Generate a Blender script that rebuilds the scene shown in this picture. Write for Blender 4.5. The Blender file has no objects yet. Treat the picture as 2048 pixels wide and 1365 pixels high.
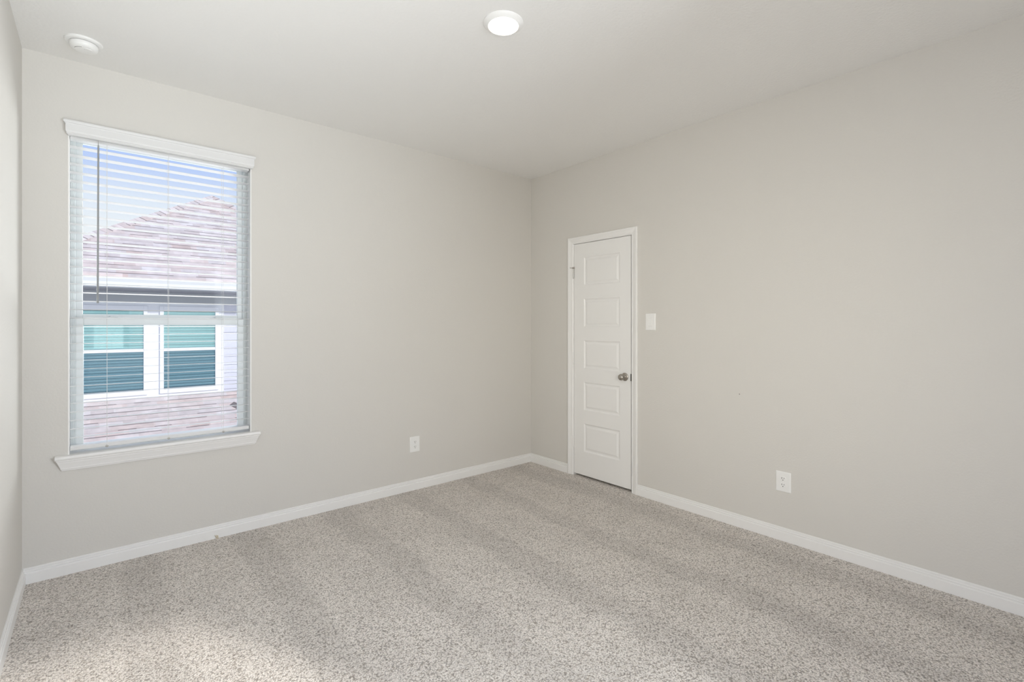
import bpy, bmesh, math, random
from mathutils import Vector, Matrix

scn = bpy.context.scene
C = scn.collection
random.seed(4)
PI = math.pi

# ------------------------------------------------------------------ camera
# Room axes: window wall is the plane y=0, door wall is x=0, floor z=0, metres.
cam_d = bpy.data.cameras.new('camera')
cam_d.sensor_width = 36.0
cam_d.lens = 982.7 / 2048 * 36.0
cam_d.shift_y = -(682.5 - 650.0) / 2048
cam_d.clip_start = 0.05
cam = bpy.data.objects.new('camera', cam_d)
C.objects.link(cam)
cam.location = (-3.224, -3.526, 1.326)
cam.rotation_euler = (PI / 2, 0, -math.radians(40.222))
scn.camera = cam

# ------------------------------------------------------------------ exposure
vs = scn.view_settings
vs.view_transform = 'Standard'
vs.look = 'None'
vs.gamma = 1.0
vs.use_curve_mapping = False
vs.exposure = 0.0
scn.cycles.max_bounces = 12
scn.cycles.diffuse_bounces = 8
scn.cycles.transparent_max_bounces = 12
scn.cycles.sample_clamp_indirect = 8.0
scn.cycles.use_denoising = True

# ------------------------------------------------------------------ sky
w = bpy.data.worlds.new('sky')
scn.world = w
w.use_nodes = True
nt = w.node_tree
nt.nodes.clear()
tc = nt.nodes.new('ShaderNodeTexCoord')
sp = nt.nodes.new('ShaderNodeSeparateXYZ')
rp = nt.nodes.new('ShaderNodeValToRGB')
bg = nt.nodes.new('ShaderNodeBackground')
wo = nt.nodes.new('ShaderNodeOutputWorld')
nt.links.new(tc.outputs['Generated'], sp.inputs[0])
nt.links.new(sp.outputs['Z'], rp.inputs[0])
nt.links.new(rp.outputs[0], bg.inputs[0])
nt.links.new(bg.outputs[0], wo.inputs[0])
els = rp.color_ramp.elements
els[0].position = 0.0
els[0].color = (0.93, 0.95, 0.97, 1)
els[1].position = 1.0
els[1].color = (0.50, 0.60, 0.85, 1)
for p, c in ((0.15, (0.90, 0.92, 0.97, 1)), (0.20, (0.79, 0.85, 0.98, 1)), (0.27, (0.47, 0.60, 0.98, 1))):
    e = els.new(p)
    e.color = c
bg.inputs[1].default_value = 1.0


def lamp(name, kind, loc, rot, energy, color=(1, 1, 1), **kw):
    d = bpy.data.lights.new(name, kind)
    d.energy = energy
    d.color = color
    for k, v in kw.items():
        setattr(d, k, v)
    o = bpy.data.objects.new(name, d)
    o.location = loc
    o.rotation_euler = rot
    C.objects.link(o)
    return o


# low hazy sun behind our house, falls on the neighbour's facade
sun = lamp('sun', 'SUN', (0, 0, 12), (0, 0, 0), 2.5, (1.0, 0.95, 0.88), angle=math.radians(3))
sun.rotation_euler = Vector((-0.40, 0.80, -0.55)).to_track_quat('-Z', 'Y').to_euler()

# added area lamps that brighten the room in place of outdoor light


def fill_lamp(name, loc, aim, energy, color, sx, sy):
    o = lamp(name, 'AREA', loc, (0, 0, 0), energy, color, shape='RECTANGLE', size=sx, size_y=sy)
    o.rotation_euler = Vector(aim).to_track_quat('-Z', 'Y').to_euler()
    return o


# three added lamps at the made-up opening in the back wall
FILL_BACK = 'fill_lamp_back'
fill_lamp(FILL_BACK, (-1.70, -4.2, 1.4), (-1, 0.32, 0), 70, (0.88, 0.94, 1.0), 1.1, 1.7)
fill_lamp(FILL_BACK, (-2.90, -4.2, 1.0), (-0.1, 3, 1.6), 5.5, (0.95, 1.0, 1.0), 0.8, 1.5).data.spread = math.radians(62)
fill_lamp(FILL_BACK, (-2.60, -4.2, 1.3), (2.6, 3.4, -0.2), 6.2, (1.0, 0.94, 0.78), 1.1, 1.7).data.spread = math.radians(75)
# added lamp below the window, standing in for light off the ground
fill_lamp('fill_lamp_low', (-2.75, 3.3, -0.7), (-0.07, -0.9, 0.35), 110, (1.0, 1.0, 1.0), 2.8, 0.9)
# added lamp outside, right of the window, to brighten the left wall
fill_lamp('fill_lamp_side', (-1.15, 2.2, 1.7), (-0.75, -1.0, -0.05), 100, (1.0, 1.0, 1.0), 1.2, 1.6)


# ------------------------------------------------------------------ materials
def mat(name, color, rough=0.5, metal=0.0, spec=0.5):
    m = bpy.data.materials.new(name)
    m.use_nodes = True
    b = m.node_tree.nodes['Principled BSDF']
    b.inputs['Base Color'].default_value = (*color, 1)
    b.inputs['Roughness'].default_value = rough
    b.inputs['Metallic'].default_value = metal
    b.inputs['Specular IOR Level'].default_value = spec
    return m


def add_bump(m, scale, strength, dist=0.001, detail=3, kind='noise'):
    n = m.node_tree
    b = n.nodes['Principled BSDF']
    t = n.nodes.new('ShaderNodeTexCoord')
    x = n.nodes.new('ShaderNodeTexNoise')
    x.inputs['Scale'].default_value = scale
    x.inputs['Detail'].default_value = detail
    bp = n.nodes.new('ShaderNodeBump')
    bp.inputs['Strength'].default_value = strength
    bp.inputs['Distance'].default_value = dist
    n.links.new(t.outputs['Object'], x.inputs['Vector'])
    n.links.new(x.outputs['Fac'], bp.inputs['Height'])
    n.links.new(bp.outputs[0], b.inputs['Normal'])
    return m


M = {}
M['wall'] = add_bump(mat('wall_paint', (0.676, 0.657, 0.624), 0.75, spec=0.3), 95, 0.28, 0.003, 2)
M['ceiling'] = add_bump(mat('ceiling_paint', (0.83, 0.825, 0.81), 0.85, spec=0.2), 70, 0.35, 0.004, 2)
M['trim'] = mat('trim_paint', (0.85, 0.845, 0.835), 0.38)
M['door'] = add_bump(mat('door_paint', (0.85, 0.845, 0.835), 0.42), 260, 0.08, 0.001)
M['vinyl'] = mat('white_vinyl', (0.78, 0.81, 0.81), 0.35)
M['blind'] = mat('blind_white', (0.74, 0.74, 0.74), 0.4)
M['plastic'] = mat('white_plastic', (0.86, 0.86, 0.85), 0.3)
M['nickel'] = mat('satin_nickel', (0.42, 0.39, 0.35), 0.27, 1.0)
M['hinge'] = mat('brushed_hinge_metal', (0.62, 0.61, 0.59), 0.4, 1.0)
M['dark'] = mat('dark_slot', (0.03, 0.028, 0.025), 0.6)
M['gap'] = mat('dark_latch_metal', (0.02, 0.018, 0.015), 0.5)
M['cord'] = mat('blind_cord', (0.75, 0.75, 0.74), 0.7)
M['lens'] = mat('lamp_lens', (0.9, 0.9, 0.88), 0.5)
b = M['lens'].node_tree.nodes['Principled BSDF']
b.inputs['Emission Color'].default_value = (1.0, 0.86, 0.68, 1)
b.inputs['Emission Strength'].default_value = 6.0

# clear acrylic wand
m = mat('clear_acrylic', (0.40, 0.41, 0.42), 0.3)
m.node_tree.nodes['Principled BSDF'].inputs['Transmission Weight'].default_value = 0.3
M['wand'] = m


def glass(name, tint, refl=1.0):
    m = bpy.data.materials.new(name)
    m.use_nodes = True
    n = m.node_tree
    n.nodes.clear()
    o = n.nodes.new('ShaderNodeOutputMaterial')
    t = n.nodes.new('ShaderNodeBsdfTransparent')
    t.inputs[0].default_value = (*tint, 1)
    g = n.nodes.new('ShaderNodeBsdfGlossy')
    g.inputs['Roughness'].default_value = 0.02
    f = n.nodes.new('ShaderNodeFresnel')
    f.inputs[0].default_value = 1.45
    x = n.nodes.new('ShaderNodeMixShader')
    k = n.nodes.new('ShaderNodeMath')
    k.operation = 'MULTIPLY'
    k.inputs[1].default_value = refl
    n.links.new(f.outputs[0], k.inputs[0])
    n.links.new(k.outputs[0], x.inputs[0])
    n.links.new(t.outputs[0], x.inputs[1])
    n.links.new(g.outputs[0], x.inputs[2])
    n.links.new(x.outputs[0], o.inputs[0])
    return m


M['glass'] = glass('clear_glass', (0.97, 0.99, 0.985), 0.12)
M['glass_teal'] = glass('tinted_glass', (0.84, 0.95, 0.96), 2.0)


# carpet: cut pile of taupe tufts with darker flecks and faint vacuum lanes
def carpet():
    m = bpy.data.materials.new('taupe_carpet')
    m.use_nodes = True
    n = m.node_tree
    b = n.nodes['Principled BSDF']
    b.inputs['Roughness'].default_value = 0.95
    b.inputs['Specular IOR Level'].default_value = 0.1
    b.inputs['Sheen Weight'].default_value = 0.15
    b.inputs['Sheen Roughness'].default_value = 0.6
    L = n.links.new
    t = n.nodes.new('ShaderNodeTexCoord')

    def noise(scale, detail=2, rough=0.5, vec=None):
        x = n.nodes.new('ShaderNodeTexNoise')
        x.inputs['Scale'].default_value = scale
        x.inputs['Detail'].default_value = detail
        x.inputs['Roughness'].default_value = rough
        L(vec or t.outputs['Object'], x.inputs['Vector'])
        return x

    def ramp(src, stops):
        r = n.nodes.new('ShaderNodeValToRGB')
        e = r.color_ramp.elements
        e[0].position, e[0].color = stops[0][0], (*stops[0][1], 1)
        e[1].position, e[1].color = stops[-1][0], (*stops[-1][1], 1)
        for p, c in stops[1:-1]:
            k = e.new(p)
            k.color = (*c, 1)
        L(src, r.inputs[0])
        return r

    def mult(a, bb, f=1.0):
        x = n.nodes.new('ShaderNodeMix')
        x.data_type = 'RGBA'
        x.blend_type = 'MULTIPLY'
        x.inputs[0].default_value = f
        L(a, x.inputs[6])
        L(bb, x.inputs[7])
        return x.outputs[2]
    # warp coordinates a little so the tufts are irregular
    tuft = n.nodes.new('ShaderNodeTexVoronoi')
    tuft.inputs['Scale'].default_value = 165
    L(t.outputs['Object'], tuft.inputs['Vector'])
    cr = ramp(tuft.outputs['Distance'], [(0.0, (1, 1, 1)), (0.40, (0.98, 0.98, 0.98)), (0.62, (0.68, 0.665, 0.65)), (0.88, (0.27, 0.26, 0.25))])  # tuft edges darkened, shade between tufts put into the colour
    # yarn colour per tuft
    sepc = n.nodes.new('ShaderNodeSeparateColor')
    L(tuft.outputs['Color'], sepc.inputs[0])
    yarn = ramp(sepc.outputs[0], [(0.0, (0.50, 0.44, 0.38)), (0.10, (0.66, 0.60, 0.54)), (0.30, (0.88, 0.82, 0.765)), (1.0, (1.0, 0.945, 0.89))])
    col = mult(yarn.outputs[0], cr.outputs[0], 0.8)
    fine = noise(330, 2, 0.6)
    fr = ramp(fine.outputs['Fac'], [(0.3, (0.72, 0.72, 0.72)), (0.65, (1.2, 1.2, 1.2))])
    col = mult(col, fr.outputs[0], 0.8)
    # vacuum lanes run along the door wall (y); nap leans one way or the other
    sx = n.nodes.new('ShaderNodeSeparateXYZ')
    warp = noise(1.7, 3, 0.55)
    wv = n.nodes.new('ShaderNodeVectorMath')
    wv.operation = 'SCALE'
    wv.inputs['Scale'].default_value = 0.22
    L(warp.outputs['Color'], wv.inputs[0])
    wa = n.nodes.new('ShaderNodeVectorMath')
    wa.operation = 'ADD'
    L(t.outputs['Object'], wa.inputs[0])
    L(wv.outputs[0], wa.inputs[1])
    L(wa.outputs[0], sx.inputs[0])
    wave = n.nodes.new('ShaderNodeMath')
    wave.operation = 'MULTIPLY'
    wave.inputs[1].default_value = 2 * PI / 0.56
    L(sx.outputs['X'], wave.inputs[0])
    si = n.nodes.new('ShaderNodeMath')
    si.operation = 'SINE'
    L(wave.outputs[0], si.inputs[0])
    lane = ramp(si.outputs[0], [(0.0, (0.895, 0.895, 0.895)), (0.25, (1.0, 1.0, 1.0)), ])
    mp = n.nodes.new('ShaderNodeMapRange')
    mp.inputs['From Min'].default_value = -0.7
    mp.inputs['From Max'].default_value = 0.7
    L(si.outputs[0], mp.inputs[0])
    L(mp.outputs[0], lane.inputs[0])
    col = mult(col, lane.outputs[0], 1.0)
    big = noise(3.1, 3, 0.6)
    br = ramp(big.outputs['Fac'], [(0.3, (0.93, 0.93, 0.93)), (0.7, (1.04, 1.04, 1.04))])
    col = mult(col, br.outputs[0], 1.0)
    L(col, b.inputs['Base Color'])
    # relief
    inv = n.nodes.new('ShaderNodeMath')
    inv.operation = 'MULTIPLY_ADD'
    inv.inputs[1].default_value = -1.0
    L(tuft.outputs['Distance'], inv.inputs[0])
    L(fine.outputs['Fac'], inv.inputs[2])
    bp = n.nodes.new('ShaderNodeBump')
    bp.inputs['Strength'].default_value = 0.75
    bp.inputs['Distance'].default_value = 0.006
    L(inv.outputs[0], bp.inputs['Height'])
    L(bp.outputs[0], b.inputs['Normal'])
    return m


M['carpet'] = carpet()


def shingles():
    m = bpy.data.materials.new('asphalt_shingles')
    m.use_nodes = True
    n = m.node_tree
    L = n.links.new
    b = n.nodes['Principled BSDF']
    b.inputs['Roughness'].default_value = 0.95
    t = n.nodes.new('ShaderNodeTexCoord')
    def tiles(off, wd):
        mp = n.nodes.new('ShaderNodeMapping')
        mp.inputs['Location'].default_value = (off, 0, 0)
        br = n.nodes.new('ShaderNodeTexBrick')
        br.offset = 0.37
        br.offset_frequency = 2
        br.squash = 0.7
        br.squash_frequency = 3
        br.inputs['Scale'].default_value = 1.0
        br.inputs['Brick Width'].default_value = wd
        br.inputs['Row Height'].default_value = 0.135
        br.inputs['Mortar Size'].default_value = 0.0
        L(t.outputs['UV'], mp.inputs[0])
        L(mp.outputs[0], br.inputs['Vector'])
        return br
    a, c = tiles(0.0, 0.29), tiles(0.37, 0.41)
    a.inputs['Color1'].default_value = (0.54, 0.43, 0.41, 1)
    a.inputs['Color2'].default_value = (0.78, 0.70, 0.69, 1)
    c.inputs['Color1'].default_value = (0.68, 0.53, 0.49, 1)
    c.inputs['Color2'].default_value = (0.68, 0.65, 0.67, 1)
    mx0 = n.nodes.new('ShaderNodeMix')
    mx0.data_type = 'RGBA'
    mx0.inputs[0].default_value = 0.5
    L(a.outputs[0], mx0.inputs[6])
    L(c.outputs[0], mx0.inputs[7])
    # broken shadow line painted at the butt edge of every second tab
    d = tiles(0.11, 0.33)
    d.inputs['Color1'].default_value = (0, 0, 0, 1)
    d.inputs['Color2'].default_value = (1, 1, 1, 1)
    sv = n.nodes.new('ShaderNodeSeparateXYZ')
    L(t.outputs['UV'], sv.inputs[0])

    def math_(op, x, y):
        q = n.nodes.new('ShaderNodeMath')
        q.operation = op
        for k_, v_ in enumerate((x, y)):
            if isinstance(v_, (int, float)):
                q.inputs[k_].default_value = v_
            else:
                L(v_, q.inputs[k_])
        return q.outputs[0]
    fr_ = math_('FRACT', math_('DIVIDE', sv.outputs['Y'], 0.135), 0)
    line = math_('LESS_THAN', fr_, 0.17)
    tab = math_('GREATER_THAN', d.outputs[0], 0.45)
    amt = math_('MULTIPLY', line, math_('ADD', math_('MULTIPLY', tab, 0.55), 0.22))
    mx = n.nodes.new('ShaderNodeMix')
    mx.data_type = 'RGBA'
    L(amt, mx.inputs[0])
    L(mx0.outputs[2], mx.inputs[6])
    mx.inputs[7].default_value = (0.13, 0.10, 0.10, 1)
    no = n.nodes.new('ShaderNodeTexNoise')
    no.inputs['Scale'].default_value = 6
    no.inputs['Detail'].default_value = 6
    L(t.outputs['UV'], no.inputs['Vector'])
    r = n.nodes.new('ShaderNodeMapRange')
    r.inputs['To Min'].default_value = 0.7
    r.inputs['To Max'].default_value = 1.25
    L(no.outputs['Fac'], r.inputs[0])
    x2 = n.nodes.new('ShaderNodeMix')
    x2.data_type = 'RGBA'
    x2.blend_type = 'MULTIPLY'
    x2.inputs[0].default_value = 1
    L(mx.outputs[2], x2.inputs[6])
    L(r.outputs[0], x2.inputs[7])
    L(x2.outputs[2], b.inputs['Base Color'])
    return m


M['shingle'] = shingles()
M['hip_shade'] = mat('hip_cap_shade', (0.20, 0.17, 0.17), 0.8)  # shade along the lower hip, put into the cap's colour
M['siding'] = mat('lavender_siding', (0.60, 0.60, 0.69), 0.7)
M['ext_trim'] = mat('exterior_white_trim', (0.80, 0.81, 0.86), 0.6)
M['gutter'] = mat('gutter_white', (0.85, 0.87, 0.90), 0.5)
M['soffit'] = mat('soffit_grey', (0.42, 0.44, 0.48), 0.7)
M['slat_teal'] = mat('neighbour_blind', (0.80, 0.92, 0.93), 0.5)
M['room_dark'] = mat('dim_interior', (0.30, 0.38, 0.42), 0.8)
M['screen'] = glass('insect_screen', (0.70, 0.78, 0.82), 0.6)
M['ground'] = add_bump(mat('concrete_ground', (0.36, 0.36, 0.34), 0.9), 8, 0.2, 0.01)


# ------------------------------------------------------------------ mesh helpers
def new_obj(name, verts, faces, m=None, parent=None, bevel=0.0, seg=2, smooth=False):
    me = bpy.data.meshes.new(name)
    me.from_pydata([tuple(v) for v in verts], [], faces)
    me.update()
    bm = bmesh.new()
    bm.from_mesh(me)
    bmesh.ops.recalc_face_normals(bm, faces=bm.faces)
    bm.to_mesh(me)
    bm.free()
    if smooth:
        for p in me.polygons:
            p.use_smooth = True
    o = bpy.data.objects.new(name, me)
    C.objects.link(o)
    if m:
        me.materials.append(m)
    if parent:
        o.parent = parent
        # every vertex list is given in room coordinates
        base = parent
        off = Vector((0, 0, 0))
        while base is not None:
            off += base.location
            base = base.parent
        me.transform(Matrix.Translation(-off))
    if bevel > 0:
        bv = o.modifiers.new('bevel', 'BEVEL')
        bv.width = bevel
        bv.segments = seg
        bv.limit_method = 'ANGLE'
        bv.angle_limit = math.radians(40)
        bv.harden_normals = False
    return o


class MB:
    def __init__(self):
        self.v = []
        self.f = []

    def add(self, vs_, fs_):
        o = len(self.v)
        self.v += [tuple(v) for v in vs_]
        self.f += [tuple(i + o for i in f) for f in fs_]
        return self

    def box(self, a, b_):
        x0, y0, z0 = a
        x1, y1, z1 = b_
        vs_ = [(x, y, z) for x in (x0, x1) for y in (y0, y1) for z in (z0, z1)]
        fs_ = [(0, 1, 3, 2), (4, 6, 7, 5), (0, 4, 5, 1), (2, 3, 7, 6), (0, 2, 6, 4), (1, 5, 7, 3)]
        return self.add(vs_, fs_)

    def loft(self, rings, closed_ring=True, cap=True):
        """rings: list of equal-length point lists"""
        n_ = len(rings[0])
        o = len(self.v)
        for r_ in rings:
            self.v += [tuple(p) for p in r_]
        k = n_ if closed_ring else n_ - 1
        for i in range(len(rings) - 1):
            for j in range(k):
                a = o + i * n_ + j
                b_ = o + i * n_ + (j + 1) % n_
                self.f.append((a, b_, b_ + n_, a + n_))
        if cap:
            self.f.append(tuple(o + j for j in range(n_)))
            self.f.append(tuple(o + (len(rings) - 1) * n_ + j for j in range(n_)))
        return self

    def lathe(self, centre, axis, prof, seg=40):
        """prof: list of (radius, distance along axis)"""
        ax = Vector(axis).normalized()
        u_ = ax.orthogonal().normalized()
        v_ = ax.cross(u_)
        c0 = Vector(centre)
        rings = []
        for r_, d in prof:
            r_ = max(r_, 1e-5)
            rings.append([c0 + ax * d + (u_ * math.cos(2 * PI * i / seg) + v_ * math.sin(2 * PI * i / seg)) * r_ for i in range(seg)])
        return self.loft(rings)

    def tube(self, p0, p1, r_, seg=8):
        p0, p1 = Vector(p0), Vector(p1)
        return self.lathe(p0, p1 - p0, [(r_, 0), (r_, (p1 - p0).length)], seg)

    def build(self, name, m=None, parent=None, bevel=0.0, seg=2, smooth=False):
        return new_obj(name, self.v, self.f, m, parent, bevel, seg, smooth)


def auto_smooth(o, ang=35):
    me = o.data
    for p in me.polygons:
        p.use_smooth = True
    try:
        me.set_sharp_from_angle(angle=math.radians(ang))
    except Exception:
        pass
    return o


def struct(o, label=None):
    o['kind'] = 'structure'
    if label:
        o['label'] = label
    return o


def thing(name, label, cat, loc=(0, 0, 0), group=None):
    o = bpy.data.objects.new(name, None)
    C.objects.link(o)
    o.empty_display_size = 0.1
    o.location = loc
    o['label'] = label
    o['category'] = cat
    if group:
        o['group'] = group
    return o


def st_empty(name, label, loc):
    o = bpy.data.objects.new(name, None)
    C.objects.link(o)
    o.location = loc
    o['kind'] = 'structure'
    o['label'] = label
    return o


# ------------------------------------------------------------------ room shell
XL, YB, H = -3.514, -4.30, 2.74          # left wall, back wall, ceiling
T = 0.15
WX0, WX1, WZ0, WZ1 = -3.340, -2.457, 0.612, 2.39   # window opening
DY0, DY1, DZ = -0.545, -1.187, 2.052               # door rough opening

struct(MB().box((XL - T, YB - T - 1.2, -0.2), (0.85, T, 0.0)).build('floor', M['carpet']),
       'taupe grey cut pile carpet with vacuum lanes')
struct(MB().box((XL - T, YB - T, H), (0.85, T, H + 0.15)).build('ceiling', M['ceiling']),
       'white lightly textured flat ceiling')

wa = MB()
wa.box((XL - T, 0, -0.2), (WX0, T, H))
wa.box((WX1, 0, -0.2), (0.0, T, H))
wa.box((WX0, 0, -0.2), (WX1, T, WZ0))
wa.box((WX0, 0, WZ1), (WX1, T, H))
struct(wa.build('wall_front', M['wall']), 'light greige painted wall with the window')

wb = MB()
wb.box((0, DY0, -0.2), (0.06, T, H))
wb.box((0, YB - T, -0.2), (0.06, DY1, H))
wb.box((0, DY1, DZ), (0.06, DY0, H))
# the closet behind the door is a dark closed box
wb.box((0.06, DY0, -0.2), (0.85, T, H))
wb.box((0.06, YB - T, -0.2), (0.85, DY1, H))
wb.box((0.06, DY1, DZ), (0.85, DY0, H))
wb.box((0.75, DY1, -0.2), (0.85, DY0, DZ))
wr = struct(wb.build('wall_right', M['wall']), 'light greige painted wall with the narrow closet door')
nh = MB().lathe((0.0, -2.027, 0.870), (-1, 0, 0), [(0.0028, -0.001), (0.0028, 0.0006), (0.0012, 0.0010)], 12).build('nail_hole', M['dark'], wr)
nh['label'] = 'tiny dark nail hole'

struct(MB().box((XL - T, YB - T, -0.2), (XL, 0, H)).build('wall_left', M['wall']), 'light greige painted wall at the left edge')

wk = MB()     # back wall, behind the camera, with an opening added for the fill lamps
wk.box((XL, YB - T, -0.2), (-3.40, YB, H))
wk.box((-1.15, YB - T, -0.2), (0, YB, H))
wk.box((-3.40, YB - T, 2.45), (-1.15, YB, H))
struct(wk.build('wall_back', M['wall']), 'greige wall behind the viewer')

# ------------------------------------------------------------------ baseboards
BBP = [(0.000, 0.0), (0.0145, 0.0), (0.0145, 0.0545), (0.0135, 0.0565), (0.0098, 0.0572), (0.0092, 0.0600), (0.0105, 0.0635),
       (0.0105, 0.0665), (0.0068, 0.0685), (0.0062, 0.0730), (0.0075, 0.0765), (0.0070, 0.0810), (0.0045, 0.083), (0.000, 0.083)]


def baseboard(name, p0, p1, nrm, label, mitre0=True, mitre1=True):
    """profile swept from p0 to p1 along a wall; nrm points into the room"""
    p0, p1, nrm = Vector(p0), Vector(p1), Vector(nrm)
    d = (p1 - p0).normalized()
    r0 = [p0 + nrm * a + d * (a if mitre0 else 0) + Vector((0, 0, z)) for a, z in BBP]
    r1 = [p1 + nrm * a - d * (a if mitre1 else 0) + Vector((0, 0, z)) for a, z in BBP]
    return struct(MB().loft([r0, r1]).build(name, M['trim']), label)


baseboard('baseboard_front', (XL, 0, -0.003), (0, 0, -0.003), (0, -1, 0), 'white baseboard below the window wall')
baseboard('baseboard_right', (0, -1.2337, -0.003), (0, YB, -0.003), (-1, 0, 0), 'white baseboard right of the closet door', False, True)
baseboard('baseboard_corner', (0, 0, -0.003), (0, -0.497, -0.003), (-1, 0, 0), 'short white baseboard between corner and closet door', True, False)
baseboard('baseboard_left', (XL, 0, -0.003), (XL, YB, -0.003), (1, 0, 0), 'white baseboard on the left wall')

# ------------------------------------------------------------------ window
win = st_empty('window_1', 'white single hung vinyl window behind the blind', (-2.8985, 0.10, WZ0))
# jamb liners (white returns of the opening)
jm = MB()
jm.box((WX0 - 0.0, -0.001, WZ0), (WX0 + 0.006, 0.09, WZ1))
jm.box((WX1 - 0.006, -0.001, WZ0), (WX1, 0.09, WZ1))
jm.box((WX0 + 0.006, -0.001, WZ1 - 0.006), (WX1 - 0.006, 0.09, WZ1))
jm.build('jamb_liner', M['trim'], win)
ix0, ix1 = WX0 + 0.006, WX1 - 0.006


def frame_ring(x0, x1, z0, z1, wl, wr_, wb_, wt, y0, y1):
    m_ = MB()
    m_.box((x0, y0, z0), (x0 + wl, y1, z1))
    m_.box((x1 - wr_, y0, z0), (x1, y1, z1))
    m_.box((x0 + wl, y0, z0), (x1 - wr_, y1, z0 + wb_))
    m_.box((x0 + wl, y0, z1 - wt), (x1 - wr_, y1, z1))
    return m_


fr = frame_ring(ix0, ix1, 0.633, WZ1 - 0.006, 0.022, 0.022, 0.02, 0.022, 0.09, 0.149)
for k in (0, 1):       # fine vertical ribs of the vinyl track
    for q in range(3):
        xx = ix0 + 0.0035 + q * 0.007 if k == 0 else ix1 - 0.0065 - q * 0.007
        fr.box((xx, 0.086, 0.66), (xx + 0.003, 0.0901, WZ1 - 0.03))
fr.build('window_frame', M['vinyl'], win, 0.0015)
up = frame_ring(ix0 + 0.0215, ix1 - 0.0215, 1.352, WZ1 - 0.0275, 0.0300, 0.0300, 0.034, 0.024, 0.118, 0.146)
us = up.build('upper_sash', M['vinyl'], win, 0.0025)
lo = frame_ring(ix0 + 0.0215, ix1 - 0.0215, 0.640, 1.362, 0.034, 0.034, 0.026, 0.038, 0.088, 0.1165)
ls = lo.build('lower_sash', M['vinyl'], win, 0.003)
gx0, gx1 = ix0 + 0.048, ix1 - 0.048
MB().box((gx0, 0.130, 1.38), (gx1, 0.133, WZ1 - 0.05)).build('glass_pane', M['glass'], us)
MB().box((gx0 + 0.002, 0.101, 0.660), (gx1 - 0.002, 0.104, 1.33)).build('glass_pane', M['glass'], ls)
for xx in (-3.16, -2.64):
    k = MB()
    k.box((xx - 0.028, 0.090, 1.362), (xx + 0.028, 0.112, 1.368))
    k.lathe((xx, 0.101, 1.367), (0, 0, 1), [(0.011, 0), (0.011, 0.006), (0.007, 0.009)], 16)
    k.box((xx - 0.004, 0.086, 1.369), (xx + 0.030, 0.094, 1.376))
    k.build('sash_lock', M['vinyl'], ls, 0.0015)
for xx in (ix0 + 0.034, ix1 - 0.034):
    MB().box((xx - 0.012, 0.089, 1.3615), (xx + 0.012, 0.104, 1.3655)).build('tilt_latch', M['hinge'], ls, 0.001)

# stool and apron
sill = MB()
sx0, sx1 = -3.391, -2.410
prof = [(0.088, 0.633), (-0.032, 0.633), (-0.037, 0.631), (-0.040, 0.627), (-0.041, 0.6225), (-0.040, 0.618), (-0.037, 0.614), (-0.032, 0.612), (0.088, 0.612)]
rings = []
nose = [(y, z) for y, z in prof if y < 0.05]
# part inside the opening
sill.box((ix0 - 0.006 + 0.0005, 0.0, 0.6125), (ix1 + 0.0055, 0.0895, 0.633))
rn = [(-0.001, 0.633)] + nose + [(-0.001, 0.612)]
sill.loft([[(sx0, y, z) for y, z in rn], [(sx1, y, z) for y, z in rn]])
sill.build('window_stool', M['trim'], win)
ap = MB()
app = [(0.0, 0.612, 0.0), (-0.032, 0.612, 0.000), (-0.032, 0.606, 0.0), (-0.0285, 0.603, 0.003), (-0.026, 0.594, 0.006), (-0.0215, 0.583, 0.0105),
       (-0.018, 0.573, 0.014), (-0.0155, 0.566, 0.0165), (-0.0155, 0.561, 0.0165), (-0.012, 0.5575, 0.020), (-0.010, 0.551, 0.022), (0.0, 0.551, 0.022)]
ax0, ax1 = -3.386, -2.415
ap.loft([[(ax0 + s_, y, z) for y, z, s_ in app], [(ax1 - s_, y, z) for y, z, s_ in app]])
ap.build('window_apron', M['trim'], win)

# ------------------------------------------------------------------ blind
bl = thing('window_blind', 'white two inch faux wood blind with open slats hanging in the window', 'blind', (-2.8985, 0.033, 0.645))
bl.location = (-2.8985, 0.033, 0.645)
bx0, bx1 = -3.332, -2.468
hr = MB()
hr.box((bx0, 0.006, 2.325), (bx1, 0.060, 2.383))
hr.build('headrail', M['blind'], bl, 0.002)
# moulded valance with returned ends
vp = [(-0.004, 2.336), (-0.016, 2.334), (-0.022, 2.336), (-0.026, 2.341), (-0.025, 2.346), (-0.0285, 2.350), (-0.030, 2.356), (-0.030, 2.390),
      (-0.0315, 2.394), (-0.036, 2.397), (-0.038, 2.402), (-0.038, 2.407), (-0.036, 2.4115), (-0.031, 2.4145), (-0.004, 2.4145)]
vx0, vx1 = -3.357, -2.4375
rings = []
for s_ in (0, 1):
    rings.append([((vx0 + (0.038 + y) * 0.8) if s_ == 0 else (vx1 - (0.038 + y) * 0.8 if True else 0), y, z) for y, z in vp])
# mitred ends: the moulding returns to the wall, so its profile shows at the end
val = MB()
front0 = [(vx0 - (0.0) + (0.038 + y), y, z) for y, z in vp]
front1 = [(vx1 - (0.038 + y), y, z) for y, z in vp]
wall0 = [(vx0 + (0.038 + y), -0.0005, z) for y, z in vp]
wall1 = [(vx1 - (0.038 + y), -0.0005, z) for y, z in vp]
val.loft([wall0, front0, front1, wall1])
val.build('valance', M['blind'], bl)

# slats
NS, PZ, Z0 = 35, 0.0462, 2.2885
YF, YK, DROP = 0.009, 0.0585, 0.0028      # front edge, back edge, back edge sits lower


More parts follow.
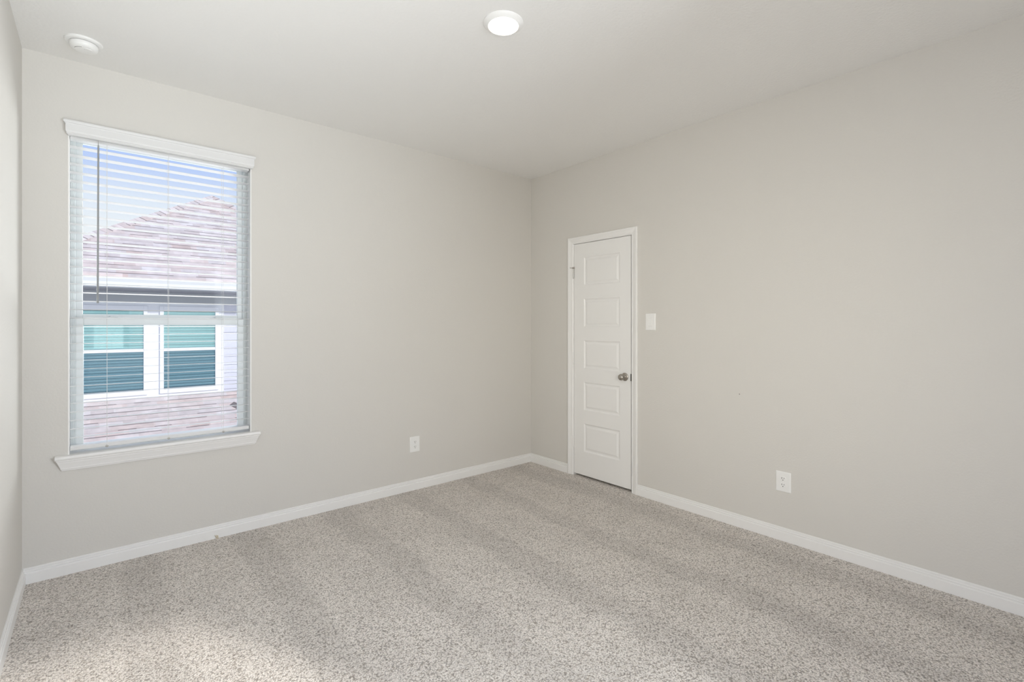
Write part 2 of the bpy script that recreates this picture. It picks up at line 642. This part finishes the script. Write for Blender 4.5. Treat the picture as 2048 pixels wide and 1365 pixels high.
def slat_mesh():
    m_ = MB()
    n_ = 8
    top, bot = [], []
    for i in range(n_ + 1):
        q = i / n_
        y = YF + (YK - YF) * q
        z = -DROP * q + 0.0012 * (1 - (2 * q - 1) ** 2)
        th_ = 0.0022 * (1 - 0.45 * abs(2 * q - 1) ** 6)
        top.append((y, z))
        bot.append((y, z - th_))
    ring = top + bot[::-1]
    m_.loft([[(bx0, y, z) for y, z in ring], [(bx1, y, z) for y, z in ring]])
    return m_


s0 = slat_mesh().build('slat', M['blind'], bl)
base_me = s0.data
off0 = 0.0
s0.location.z = Z0
for k in range(1, NS):
    c_ = s0.copy()
    C.objects.link(c_)
    c_.parent = bl
    c_.location.z = Z0 - PZ * k
    c_.location.y = random.uniform(-0.0008, 0.0008)
RZ1 = Z0 - PZ * NS
rl = MB()
rl.box((bx0, YF - 0.001, RZ1 - 0.021), (bx1, YK - 0.001, RZ1))
br_ = rl.build('bottom_rail', M['blind'], bl, 0.003)
for xx in (-3.179, -2.897, -2.614):
    cd = MB()
    for yy in (YF - 0.0016, YK + 0.0016):
        cd.tube((xx, yy, RZ1 - 0.018), (xx, yy, 2.327), 0.0009, 6)
    for k in range(NS):                    # ladder rungs under each slat
        zz = Z0 - PZ * k - 0.0034
        cd.tube((xx - 0.004, YF - 0.0016, zz), (xx - 0.004, YK + 0.0016, zz - DROP), 0.0005, 5)
    cd.build('ladder_cord', M['cord'], bl)
    pg = MB().lathe((xx, YF - 0.0005, RZ1 - 0.0185), (0, -1, -0.3), [(0.007, -0.002), (0.007, 0.0018), (0.004, 0.0026)], 20)
    pl = pg.build('cord_plug', M['hinge'], br_)
    pl['label'] = 'small grey cord plug'
# tilt wand
wx, wy = -3.216, -0.012
wd_ = MB()
wd_.lathe((wx - 0.003, wy - 0.002, 1.444), (0.003, 0.002, 0.875), [(0.0050, 0), (0.0054, 0.004), (0.0046, 0.03), (0.0042, 0.85), (0.0032, 0.865)], 6)
wand = wd_.build('tilt_wand', M['wand'], bl)
wand['label'] = 'grey translucent tilt wand'
hk = MB()
hk.tube((wx, wy, 2.305), (wx, wy, 2.335), 0.0018, 8)
hk.tube((wx, wy, 2.334), (wx, 0.008, 2.338), 0.0018, 8)
hk.build('hook', M['hinge'], wand)

# ------------------------------------------------------------------ closet door
dr = st_empty('door_1', 'narrow white five panel closet door in white casing', (0, -0.8665, 0))
# casing, profile swept round three sides with mitres
CP = [(0.000, 0.000), (0.000, 0.0035), (0.004, 0.0075), (0.010, 0.0085), (0.014, 0.0070), (0.020, 0.0090), (0.035, 0.0125), (0.044, 0.0160), (0.052, 0.0160), (0.056, 0.0135), (0.056, 0.0)]
iy0, iy1, iz = -0.555, -1.1775, 2.0385          # inner edge of the casing
path = []
rings = []
for (yy, zz, oy, oz) in ((iy0, -0.002, 1, 0), (iy0, iz, 1, 1), (iy1, iz, -1, 1), (iy1, -0.002, -1, 0)):
    rings.append([(-d - 0.0003, yy + oy * a, zz + oz * a) for a, d in CP])
MB().loft(rings).build('door_casing', M['trim'], dr)
jb = MB()
jb.box((-0.0005, DY0, 0), (0.058, iy0 - 0.005, iz + 0.005))
jb.box((-0.0005, iy1 - 0.0015, 0), (0.058, DY1, iz + 0.005))
jb.box((-0.0005, DY1, iz - 0.0015), (0.058, DY0, DZ))
jb.build('door_jamb', M['trim'], dr)
# slab with five moulded panels
SY0, SY1, SZ0, SZ1 = -0.5625, -1.1660, 0.020, 2.0335
XF = 0.004


def slab():
    m_ = MB()
    py0, py1 = -0.675, -1.058
    tops = [1.911, 1.5505, 1.190, 0.8295, 0.469]
    ph = 0.243
    zs = [SZ1]
    for t_ in tops:
        zs += [t_, t_ - ph]
    zs.append(SZ0)
    ys = [SY0, py0, py1, SY1]
    for i in range(len(zs) - 1):
        for j in range(3):
            a, b2 = ys[j], ys[j + 1]
            t_, u_ = zs[i], zs[i + 1]
            if j == 1 and i % 2 == 1:
                prof_ = [(0, 0), (0.003, 0.0022), (0.007, 0.0062), (0.012, 0.0080), (0.017, 0.0080), (0.022, 0.0066), (0.031, 0.0030), (0.034, 0.0018)]
                rr = []
                for ins, dep in prof_:
                    rr.append([(XF + dep, a - ins, t_ - ins), (XF + dep, b2 + ins, t_ - ins), (XF + dep, b2 + ins, u_ + ins), (XF + dep, a - ins, u_ + ins)])
                o = len(m_.v)
                m_.loft(rr, cap=False)
                last = o + (len(rr) - 1) * 4
                m_.f.append((last, last + 1, last + 2, last + 3))
            else:
                m_.add([(XF, a, t_), (XF, b2, t_), (XF, b2, u_), (XF, a, u_)], [(0, 1, 2, 3)])
    X2 = XF + 0.035
    m_.add([(XF, SY0, SZ0), (XF, SY1, SZ0), (XF, SY1, SZ1), (XF, SY0, SZ1), (X2, SY0, SZ0), (X2, SY1, SZ0), (X2, SY1, SZ1), (X2, SY0, SZ1)],
           [(4, 5, 6, 7), (0, 1, 5, 4), (1, 2, 6, 5), (2, 3, 7, 6), (3, 0, 4, 7)])
    return m_


sm = slab()
sl = sm.build('door_slab', M['door'], dr)
bm = bmesh.new()
bm.from_mesh(sl.data)
bmesh.ops.remove_doubles(bm, verts=bm.verts, dist=1e-5)
bmesh.ops.recalc_face_normals(bm, faces=bm.faces)
bm.to_mesh(sl.data)
bm.free()
# knob
kz, ky = 0.909, -1.108
kb = MB()
kb.lathe((XF, ky, kz), (-1, 0, 0), [(0.0325, -0.0005), (0.0325, 0.003), (0.031, 0.006), (0.026, 0.0085), (0.0145, 0.010), (0.011, 0.013), (0.0105, 0.026)], 40)
ro = auto_smooth(kb.build('knob_rosette', M['nickel'], sl), 50)
kn = MB()
kn.lathe((XF, ky, kz), (-1, 0, 0), [(0.0105, 0.024), (0.012, 0.028), (0.019, 0.033), (0.0245, 0.041), (0.0262, 0.049), (0.0245, 0.057), (0.019, 0.0635), (0.011, 0.067), (0.004, 0.068)], 40)
kno = auto_smooth(kn.build('door_knob', M['nickel'], sl), 60)
kno['label'] = 'satin nickel round knob'
sp_ = MB()
sp_.box((-0.0015, -1.1783, kz - 0.028), (0.030, -1.1662, kz + 0.028))
st_ = sp_.build('strike_plate', M['gap'], dr)
st_['label'] = 'dark strike plate'
# hinges
for i, hz in enumerate((1.785, 1.030, 0.297)):
    h_ = MB()
    for q in range(5):
        z0 = hz - 0.0445 + q * 0.0178
        h_.lathe((-0.0035, -0.5595, z0 + 0.0004), (0, 0, 1), [(0.0054, 0), (0.0054, 0.0170)], 16)
    h_.lathe((-0.0035, -0.5595, hz + 0.0445), (0, 0, 1), [(0.0062, 0), (0.0062, 0.003), (0.003, 0.006)], 16)
    h_.lathe((-0.0035, -0.5595, hz - 0.0445), (0, 0, -1), [(0.0045, 0), (0.0062, 0.003), (0.002, 0.007)], 16)
    h_.box((0.0, -0.5635, hz - 0.0445), (0.0022, -0.5560, hz + 0.0445))
    hg = h_.build('hinge', M['hinge'] if i == 0 else M['trim'], dr)
    if i == 0:
        ds = MB()
        ds.lathe((-0.0035, -0.5595, hz + 0.036), (0, 0, 1), [(0.0095, 0), (0.0095, 0.012)], 20)
        ds.tube((-0.006, -0.5595, hz + 0.042), (-0.035, -0.545, hz + 0.042), 0.0026, 10)
        ds.tube((-0.006, -0.5595, hz + 0.042), (-0.026, -0.585, hz + 0.042), 0.0026, 10)
        ds.lathe((-0.026, -0.585, hz + 0.042), (0.7, -0.7, 0), [(0.0065, 0), (0.0065, 0.006)], 16)
        d_ = ds.build('hinge_pin_stop', M['nickel'], hg)
        d_['label'] = 'grey metal hinge pin door stop'


# ------------------------------------------------------------------ outlets and switch
def face_frame(wall, cx, cz):
    """local (u right along wall, v up, d out of the wall) -> room"""
    if wall == 'front':
        return lambda u_, v_, d: (cx + u_, -d, cz + v_)
    return lambda u_, v_, d: (-d, cx - u_, cz + v_)


def plate_mesh(fn, hw, hh, t_):
    m_ = MB()
    rr = []
    for ins, d in ((0, 0.0), (0, 0.0022), (0.0012, 0.0040), (0.0035, t_ - 0.0006), (0.0065, t_)):
        ring = []
        rad = 0.004
        for (sx_, sz_, a0) in ((1, 1, 0), (-1, 1, 90), (-1, -1, 180), (1, -1, 270)):
            for q in range(4):
                a = math.radians(a0 + q * 30)
                ring.append(fn(sx_ * (hw - rad - ins) + rad * math.cos(a), sz_ * (hh - rad - ins) + rad * math.sin(a), d))
        rr.append(ring)
    m_.loft(rr)
    return m_


def local_box(m_, fn, u0, u1, v0, v1, d0, d1):
    vs_ = [fn(u_, v_, d) for u_ in (u0, u1) for v_ in (v0, v1) for d in (d0, d1)]
    fs_ = [(0, 1, 3, 2), (4, 6, 7, 5), (0, 4, 5, 1), (2, 3, 7, 6), (0, 2, 6, 4), (1, 5, 7, 3)]
    m_.add(vs_, fs_)
    return m_


def disc(m_, fn, u_, v_, r_, d0, d1, seg=16):
    rr = []
    for d in (d0, d1):
        rr.append([fn(u_ + r_ * math.cos(2 * PI * i / seg), v_ + r_ * math.sin(2 * PI * i / seg), d) for i in range(seg)])
    m_.loft(rr)
    return m_


def outlet(wall, cx, cz, label):
    fn = face_frame(wall, cx, cz)
    t = thing('wall_outlet', label, 'outlet', fn(0, 0, 0), 'duplex wall outlets')
    plate_mesh(fn, 0.0435, 0.0620, 0.0068).build('cover_plate', M['plastic'], t)
    for s_ in (1, -1):
        r_ = MB()
        ring0, ring1, ring2 = [], [], []
        for i in range(32):
            a = 2 * PI * i / 32
            uu = max(-0.0170, min(0.0170, 0.0172 * math.cos(a) * 1.08))
            vv = max(-0.0135, min(0.0135, 0.0165 * math.sin(a)))
            ring0.append(fn(uu, s_ * 0.0195 + vv, 0.0050))
            ring1.append(fn(uu, s_ * 0.0195 + vv, 0.0078))
            ring2.append(fn(uu * 0.94, s_ * 0.0195 + vv * 0.93, 0.0084))
        r_.loft([ring0, ring1, ring2])
        rc = r_.build('receptacle', M['plastic'], t)
        v0 = s_ * 0.0195
        local_box(MB(), fn, -0.0078, -0.0052, v0 - 0.001, v0 + 0.0085, 0.0080, 0.00865).build('slot', M['dark'], rc)
        local_box(MB(), fn, 0.0054, 0.0076, v0 + 0.000, v0 + 0.0080, 0.0080, 0.00865).build('slot', M['dark'], rc)
        disc(MB(), fn, 0, v0 - 0.0075, 0.0027, 0.0080, 0.00865).build('ground_hole', M['dark'], rc)
    disc(MB(), fn, 0, 0, 0.003, 0.0060, 0.0079).build('screw', M['plastic'], t)
    return t


outlet('front', -1.268, 0.364, 'white duplex outlet on the window wall, low, between window and corner')
outlet('right', -2.2975, 0.3605, 'white duplex outlet low on the right wall, beyond the closet door')

fn = face_frame('right', -1.3505, 1.3475)
sw = thing('light_switch', 'white rocker light switch on the wall right of the closet door', 'switch', fn(0, 0, 0))
plate_mesh(fn, 0.0435, 0.0640, 0.0066).build('cover_plate', M['plastic'], sw)
rk = MB()
rr = []
for v_, d in ((0.0335, 0.0072), (0.0300, 0.0100), (0.0, 0.0082), (-0.0300, 0.0082), (-0.0335, 0.0068)):
    rr.append([fn(-0.0165, v_, 0.004), fn(-0.0165, v_, d), fn(0.0165, v_, d), fn(0.0165, v_, 0.004)])
rk.loft(rr)
rk.build('rocker', M['plastic'], sw, 0.0008)
for v_ in (0.048, -0.048):
    disc(MB(), fn, 0, v_, 0.0028, 0.006, 0.0074).build('screw', M['plastic'], sw)

# ------------------------------------------------------------------ ceiling light
lx, ly = -1.7695, -1.7435
cl = thing('ceiling_light', 'round white flush disc light glowing warm on the ceiling', 'light', (lx, ly, H))
tr = MB()
tr.lathe((lx, ly, H), (0, 0, -1), [(0.0935, 0.0), (0.0935, 0.003), (0.090, 0.007), (0.081, 0.0125), (0.0735, 0.0165), (0.0725, 0.0175), (0.0705, 0.0165), (0.0705, 0.012)], 72)
auto_smooth(tr.build('trim_ring', M['plastic'], cl), 30)
le = MB()
le.lathe((lx, ly, H), (0, 0, -1), [(0.0703, 0.010), (0.0703, 0.0160), (0.066, 0.0172), (0.050, 0.0178), (0.025, 0.0180), (0.004, 0.0180)], 64)
auto_smooth(le.build('lens', M['lens'], cl), 60)

# ------------------------------------------------------------------ smoke detector
sx_, sy_ = -3.272, -0.268
sd = thing('smoke_detector', 'round white smoke detector on the ceiling above the window', 'detector', (sx_, sy_, H))
bs = MB()
bs.lathe((sx_, sy_, H), (0, 0, -1), [(0.0745, 0.0), (0.0745, 0.005), (0.072, 0.009), (0.066, 0.011), (0.056, 0.0115)], 64)
auto_smooth(bs.build('mounting_plate', M['plastic'], sd), 30)
gp = MB()
gp.lathe((sx_, sy_, H - 0.0105), (0, 0, -1), [(0.050, 0.0), (0.050, 0.005)], 48)
gp.build('sensing_gap', M['dark'], sd)
cp = MB()
cp.lathe((sx_, sy_, H - 0.0140), (0, 0, -1), [(0.0565, 0.0), (0.0575, 0.002), (0.0560, 0.012), (0.052, 0.021), (0.045, 0.026), (0.030, 0.0285), (0.004, 0.0295)], 64)
cov = auto_smooth(cp.build('cover', M['plastic'], sd), 40)
MB().lathe((sx_ + 0.017, sy_ - 0.017, H - 0.0420), (0, 0, -1), [(0.016, -0.004), (0.016, 0.0008), (0.0145, 0.0020)], 32).build('test_button', M['plastic'], cov)
vn = MB()
for i in range(7):
    a = math.radians(200 + i * 9)
    vn.lathe((sx_ + 0.036 * math.cos(a), sy_ + 0.036 * math.sin(a), H - 0.0413), (0, 0, -1), [(0.0016, 0), (0.0016, 0.0009)], 8)
vn.build('sounder_grille', M['dark'], cov)

# ------------------------------------------------------------------ stray carpet strand on the baseboard
ts = MB()
random.seed(9)
for i in range(7):
    x0 = -2.652 + random.uniform(-0.008, 0.008)
    p0 = (x0, -0.017 - random.uniform(0, 0.004), -0.001)
    p1 = (x0 + random.uniform(-0.012, 0.006), -0.017, random.uniform(0.012, 0.018))
    p2 = (p1[0] - random.uniform(0.002, 0.010), -0.0165, p1[2] + random.uniform(0.0, 0.008))
    ts.tube(p0, p1, 0.0011, 6)
    ts.tube(p1, p2, 0.0009, 6)
tf = ts.build('carpet_tuft', mat('straw_yarn', (0.62, 0.54, 0.40), 0.9))
tf['label'] = 'loose straw coloured carpet tuft against the baseboard below the window'
tf['category'] = 'carpet tuft'

# ------------------------------------------------------------------ neighbour's house
nb = thing('neighbour_house', 'neighbouring house with lavender grey siding and shingle roofs outside the window', 'house', (-1.1, 10.0, -3.0))


def uv_plane(o, uax, vax):
    me = o.data
    uvl = me.uv_layers.new(name='UVMap')
    off = Vector((0, 0, 0))
    p = o.parent
    while p is not None:
        off += p.location
        p = p.parent
    for poly in me.polygons:
        for li in poly.loop_indices:
            co = me.vertices[me.loops[li].vertex_index].co + off
            uvl.data[li].uv = (co.dot(uax), co.dot(vax))


# siding wall: lapped boards
NY = 7.2
FX0, FX1 = -4.05, 1.85
sdg = MB()
zb = -3.0
laps = int((1.95 - zb) / 0.155) + 1
ring0, ring1 = [], []
pts = [(NY + 0.12, zb)]
for i in range(laps):
    z0 = zb + i * 0.155
    pts += [(NY - 0.016, z0), (NY, z0 + 0.155)]
pts.append((NY + 0.12, zb + laps * 0.155))
sdg.loft([[(FX0, y, z) for y, z in pts], [(FX1, y, z) for y, z in pts]])
sdg.build('siding', M['siding'], nb)
MB().box((FX0, NY + 0.12, zb), (FX1, 12.8, 1.9)).build('house_wall', M['siding'], nb)
# frieze board under the soffit, eave shade put into its grey
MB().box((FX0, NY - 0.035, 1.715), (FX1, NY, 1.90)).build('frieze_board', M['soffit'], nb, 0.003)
# casing boards around the window pair
cb = MB()
cb.box((-3.60, NY - 0.028, 0.055), (-1.367, NY - 0.012, 1.715))
cb.build('casing_board', M['ext_trim'], nb)


def far_window(x0, x1, z0, z1):
    wn = bpy.data.objects.new('window', None)
    fb = frame_ring(x0, x1, z0, z1, 0.058, 0.058, 0.075, 0.085, NY - 0.060, NY - 0.0285)
    mr = 0.853
    fb.box((x0 + 0.058, NY - 0.055, mr), (x1 - 0.058, NY - 0.030, mr + 0.055))
    o = fb.build('window', M['ext_trim'], nb, 0.004)
    a0, a1 = x0 + 0.055, x1 - 0.055
    MB().box((a0, NY - 0.0478, mr + 0.05), (a1, NY - 0.0448, z1 - 0.08)).build('upper_pane', M['glass_teal'], o)
    MB().box((a0, NY - 0.0478, z0 + 0.07), (a1, NY - 0.0448, mr + 0.005)).build('lower_pane', M['screen'], o)
    MB().box((a0, NY - 0.0285, z0 + 0.02), (a1, NY - 0.0281, z1 - 0.02)).build('backing', M['room_dark'], o)
    s_ = MB()
    n_ = int((z1 - z0 - 0.2) / 0.05)
    for i in range(n_):
        zz = z1 - 0.10 - i * 0.05
        s_.add([(a0, NY - 0.043, zz), (a1, NY - 0.043, zz), (a1, NY - 0.031, zz - 0.040), (a0, NY - 0.031, zz - 0.040),
                (a0, NY - 0.042, zz - 0.001 + 0.002), (a1, NY - 0.042, zz + 0.001), (a1, NY - 0.030, zz - 0.039), (a0, NY - 0.030, zz - 0.039)],
               [(0, 1, 2, 3), (4, 5, 6, 7), (0, 1, 5, 4), (2, 3, 7, 6)])
    s_.build('blind_slats', M['slat_teal'], o)
    return o


bpy.data.objects
far_window(-2.367, -1.458, 0.103, 1.657)
far_window(-3.450, -2.541, 0.103, 1.657)

# upper hipped roof
apx = Vector((-1.13, 10.0, 4.38))
SL = 0.665
ye, ze = 6.62, 4.38 - 0.665 * (10.0 - 6.62)
ru = apx.y - ye
cor = [Vector((apx.x - ru, ye, ze)), Vector((apx.x + ru, ye, ze)), Vector((apx.x + ru, apx.y + ru, ze)), Vector((apx.x - ru, apx.y + ru, ze))]
nrm_len = math.sqrt(1 + SL * SL)
for i, nm in enumerate(('front', 'right', 'rear', 'left')):
    a, b2 = cor[i], cor[(i + 1) % 4]
    m_ = MB()
    dn = Vector((0, 0, -0.04))
    m_.add([a, b2, apx, a + dn, b2 + dn, apx + dn], [(0, 1, 2), (3, 5, 4), (0, 3, 4, 1), (1, 4, 5, 2), (2, 5, 3, 0)])
    o = m_.build('roof_face', M['shingle'], nb)
    e_ = (b2 - a).normalized()
    mid = (a + b2) / 2
    uv_plane(o, e_, (apx - mid).normalized())
# hip caps
for i in (0, 1):
    a = cor[i]
    d = (apx - a).normalized()
    n_up = Vector((0, 0, 1))
    side = d.cross(n_up).normalized()
    drop = Vector((0, 0, 0.10 * SL * 0.7))
    m_ = MB()
    prof2 = [(-0.12, -0.055), (0, 0.018), (0.12, -0.055), (0.12, -0.07), (0, 0.0), (-0.12, -0.07)]
    r0 = [a + side * s_ + Vector((0, 0, z)) for s_, z in prof2]
    r1 = [apx + side * s_ + Vector((0, 0, z + 0.01)) for s_, z in prof2]
    m_.loft([r0, r1])
    o = m_.build('hip_cap', M['shingle'], nb)
    uv_plane(o, side, d)
# soffit, fascia and gutter
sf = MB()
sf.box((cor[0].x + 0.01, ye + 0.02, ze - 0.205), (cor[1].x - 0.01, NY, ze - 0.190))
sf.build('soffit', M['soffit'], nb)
MB().box((cor[0].x, ye + 0.0, ze - 0.20), (cor[1].x, ye + 0.02, ze - 0.035)).build('fascia_board', M['ext_trim'], nb)
gt = MB()
gp_ = [(ye - 0.001, ze - 0.055), (ye - 0.115, ze - 0.055), (ye - 0.115, ze - 0.068), (ye - 0.105, ze - 0.085), (ye - 0.085, ze - 0.120), (ye - 0.075, ze - 0.165), (ye - 0.001, ze - 0.165)]
gt.loft([[(cor[0].x, y, z) for y, z in gp_], [(cor[1].x, y, z) for y, z in gp_]])
gt.build('gutter', M['gutter'], nb)

# lower shed roof in front of the windows, with a hip at its right end
LZ, LS = 0.055, 0.42


def lowz(y):
    return LZ - LS * (NY - y)


YL0 = 3.9
h0 = Vector((-1.28, NY - 0.45, lowz(NY - 0.45)))
h1x = h0.x + (h0.y - YL0) * 0.62
m_ = MB()
main = [(-6.0, NY, LZ), (0.6, NY, LZ), (0.6, h0.y, h0.z), tuple(h0), (h1x, YL0, lowz(YL0)), (-6.0, YL0, lowz(YL0))]
dn = -0.05
m_.add(main + [(x, y, z + dn) for x, y, z in main], [(0, 1, 2, 3, 4, 5), (6, 11, 10, 9, 8, 7), (0, 6, 7, 1), (1, 7, 8, 2), (2, 8, 9, 3), (3, 9, 10, 4), (4, 10, 11, 5), (5, 11, 6, 0)])
o = m_.build('roof_face', M['shingle'], nb)
uv_plane(o, Vector((1, 0, 0)), Vector((0, 1, LS)).normalized())
m_ = MB()
rz = lowz(YL0)
fall = [(h0.x, h0.y, h0.z - 0.02), (h1x, YL0, rz - 0.02), (h1x + 0.9, YL0, rz - 0.55), (h0.x + 1.9, h0.y, h0.z - 0.75)]
m_.add(fall + [(x, y, z + dn) for x, y, z in fall], [(0, 1, 2, 3), (4, 7, 6, 5), (0, 4, 5, 1), (1, 5, 6, 2), (2, 6, 7, 3), (3, 7, 4, 0)])
o = m_.build('roof_face', M['shingle'], nb)
uv_plane(o, Vector((0, 1, 0)), Vector((1, 0, -0.4)).normalized())
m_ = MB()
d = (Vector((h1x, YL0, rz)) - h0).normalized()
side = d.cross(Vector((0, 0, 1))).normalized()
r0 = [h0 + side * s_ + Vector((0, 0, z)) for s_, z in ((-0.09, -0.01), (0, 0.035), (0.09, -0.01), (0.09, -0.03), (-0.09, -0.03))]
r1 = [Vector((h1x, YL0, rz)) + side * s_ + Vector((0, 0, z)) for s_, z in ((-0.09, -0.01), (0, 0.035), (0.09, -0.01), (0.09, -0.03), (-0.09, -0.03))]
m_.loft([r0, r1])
o = m_.build('hip_cap', M['hip_shade'], nb)
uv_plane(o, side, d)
MB().box((-5.9, YL0 + 0.35, -3.0), (0.0, NY - 0.02, lowz(YL0 + 0.35) - 0.06)).build('porch_wall', M['siding'], nb)

gd = MB().box((-60, 0.6, -3.2), (60, 80, -3.0)).build('ground', M['ground'])
struct(gd, 'pale concrete ground outside')
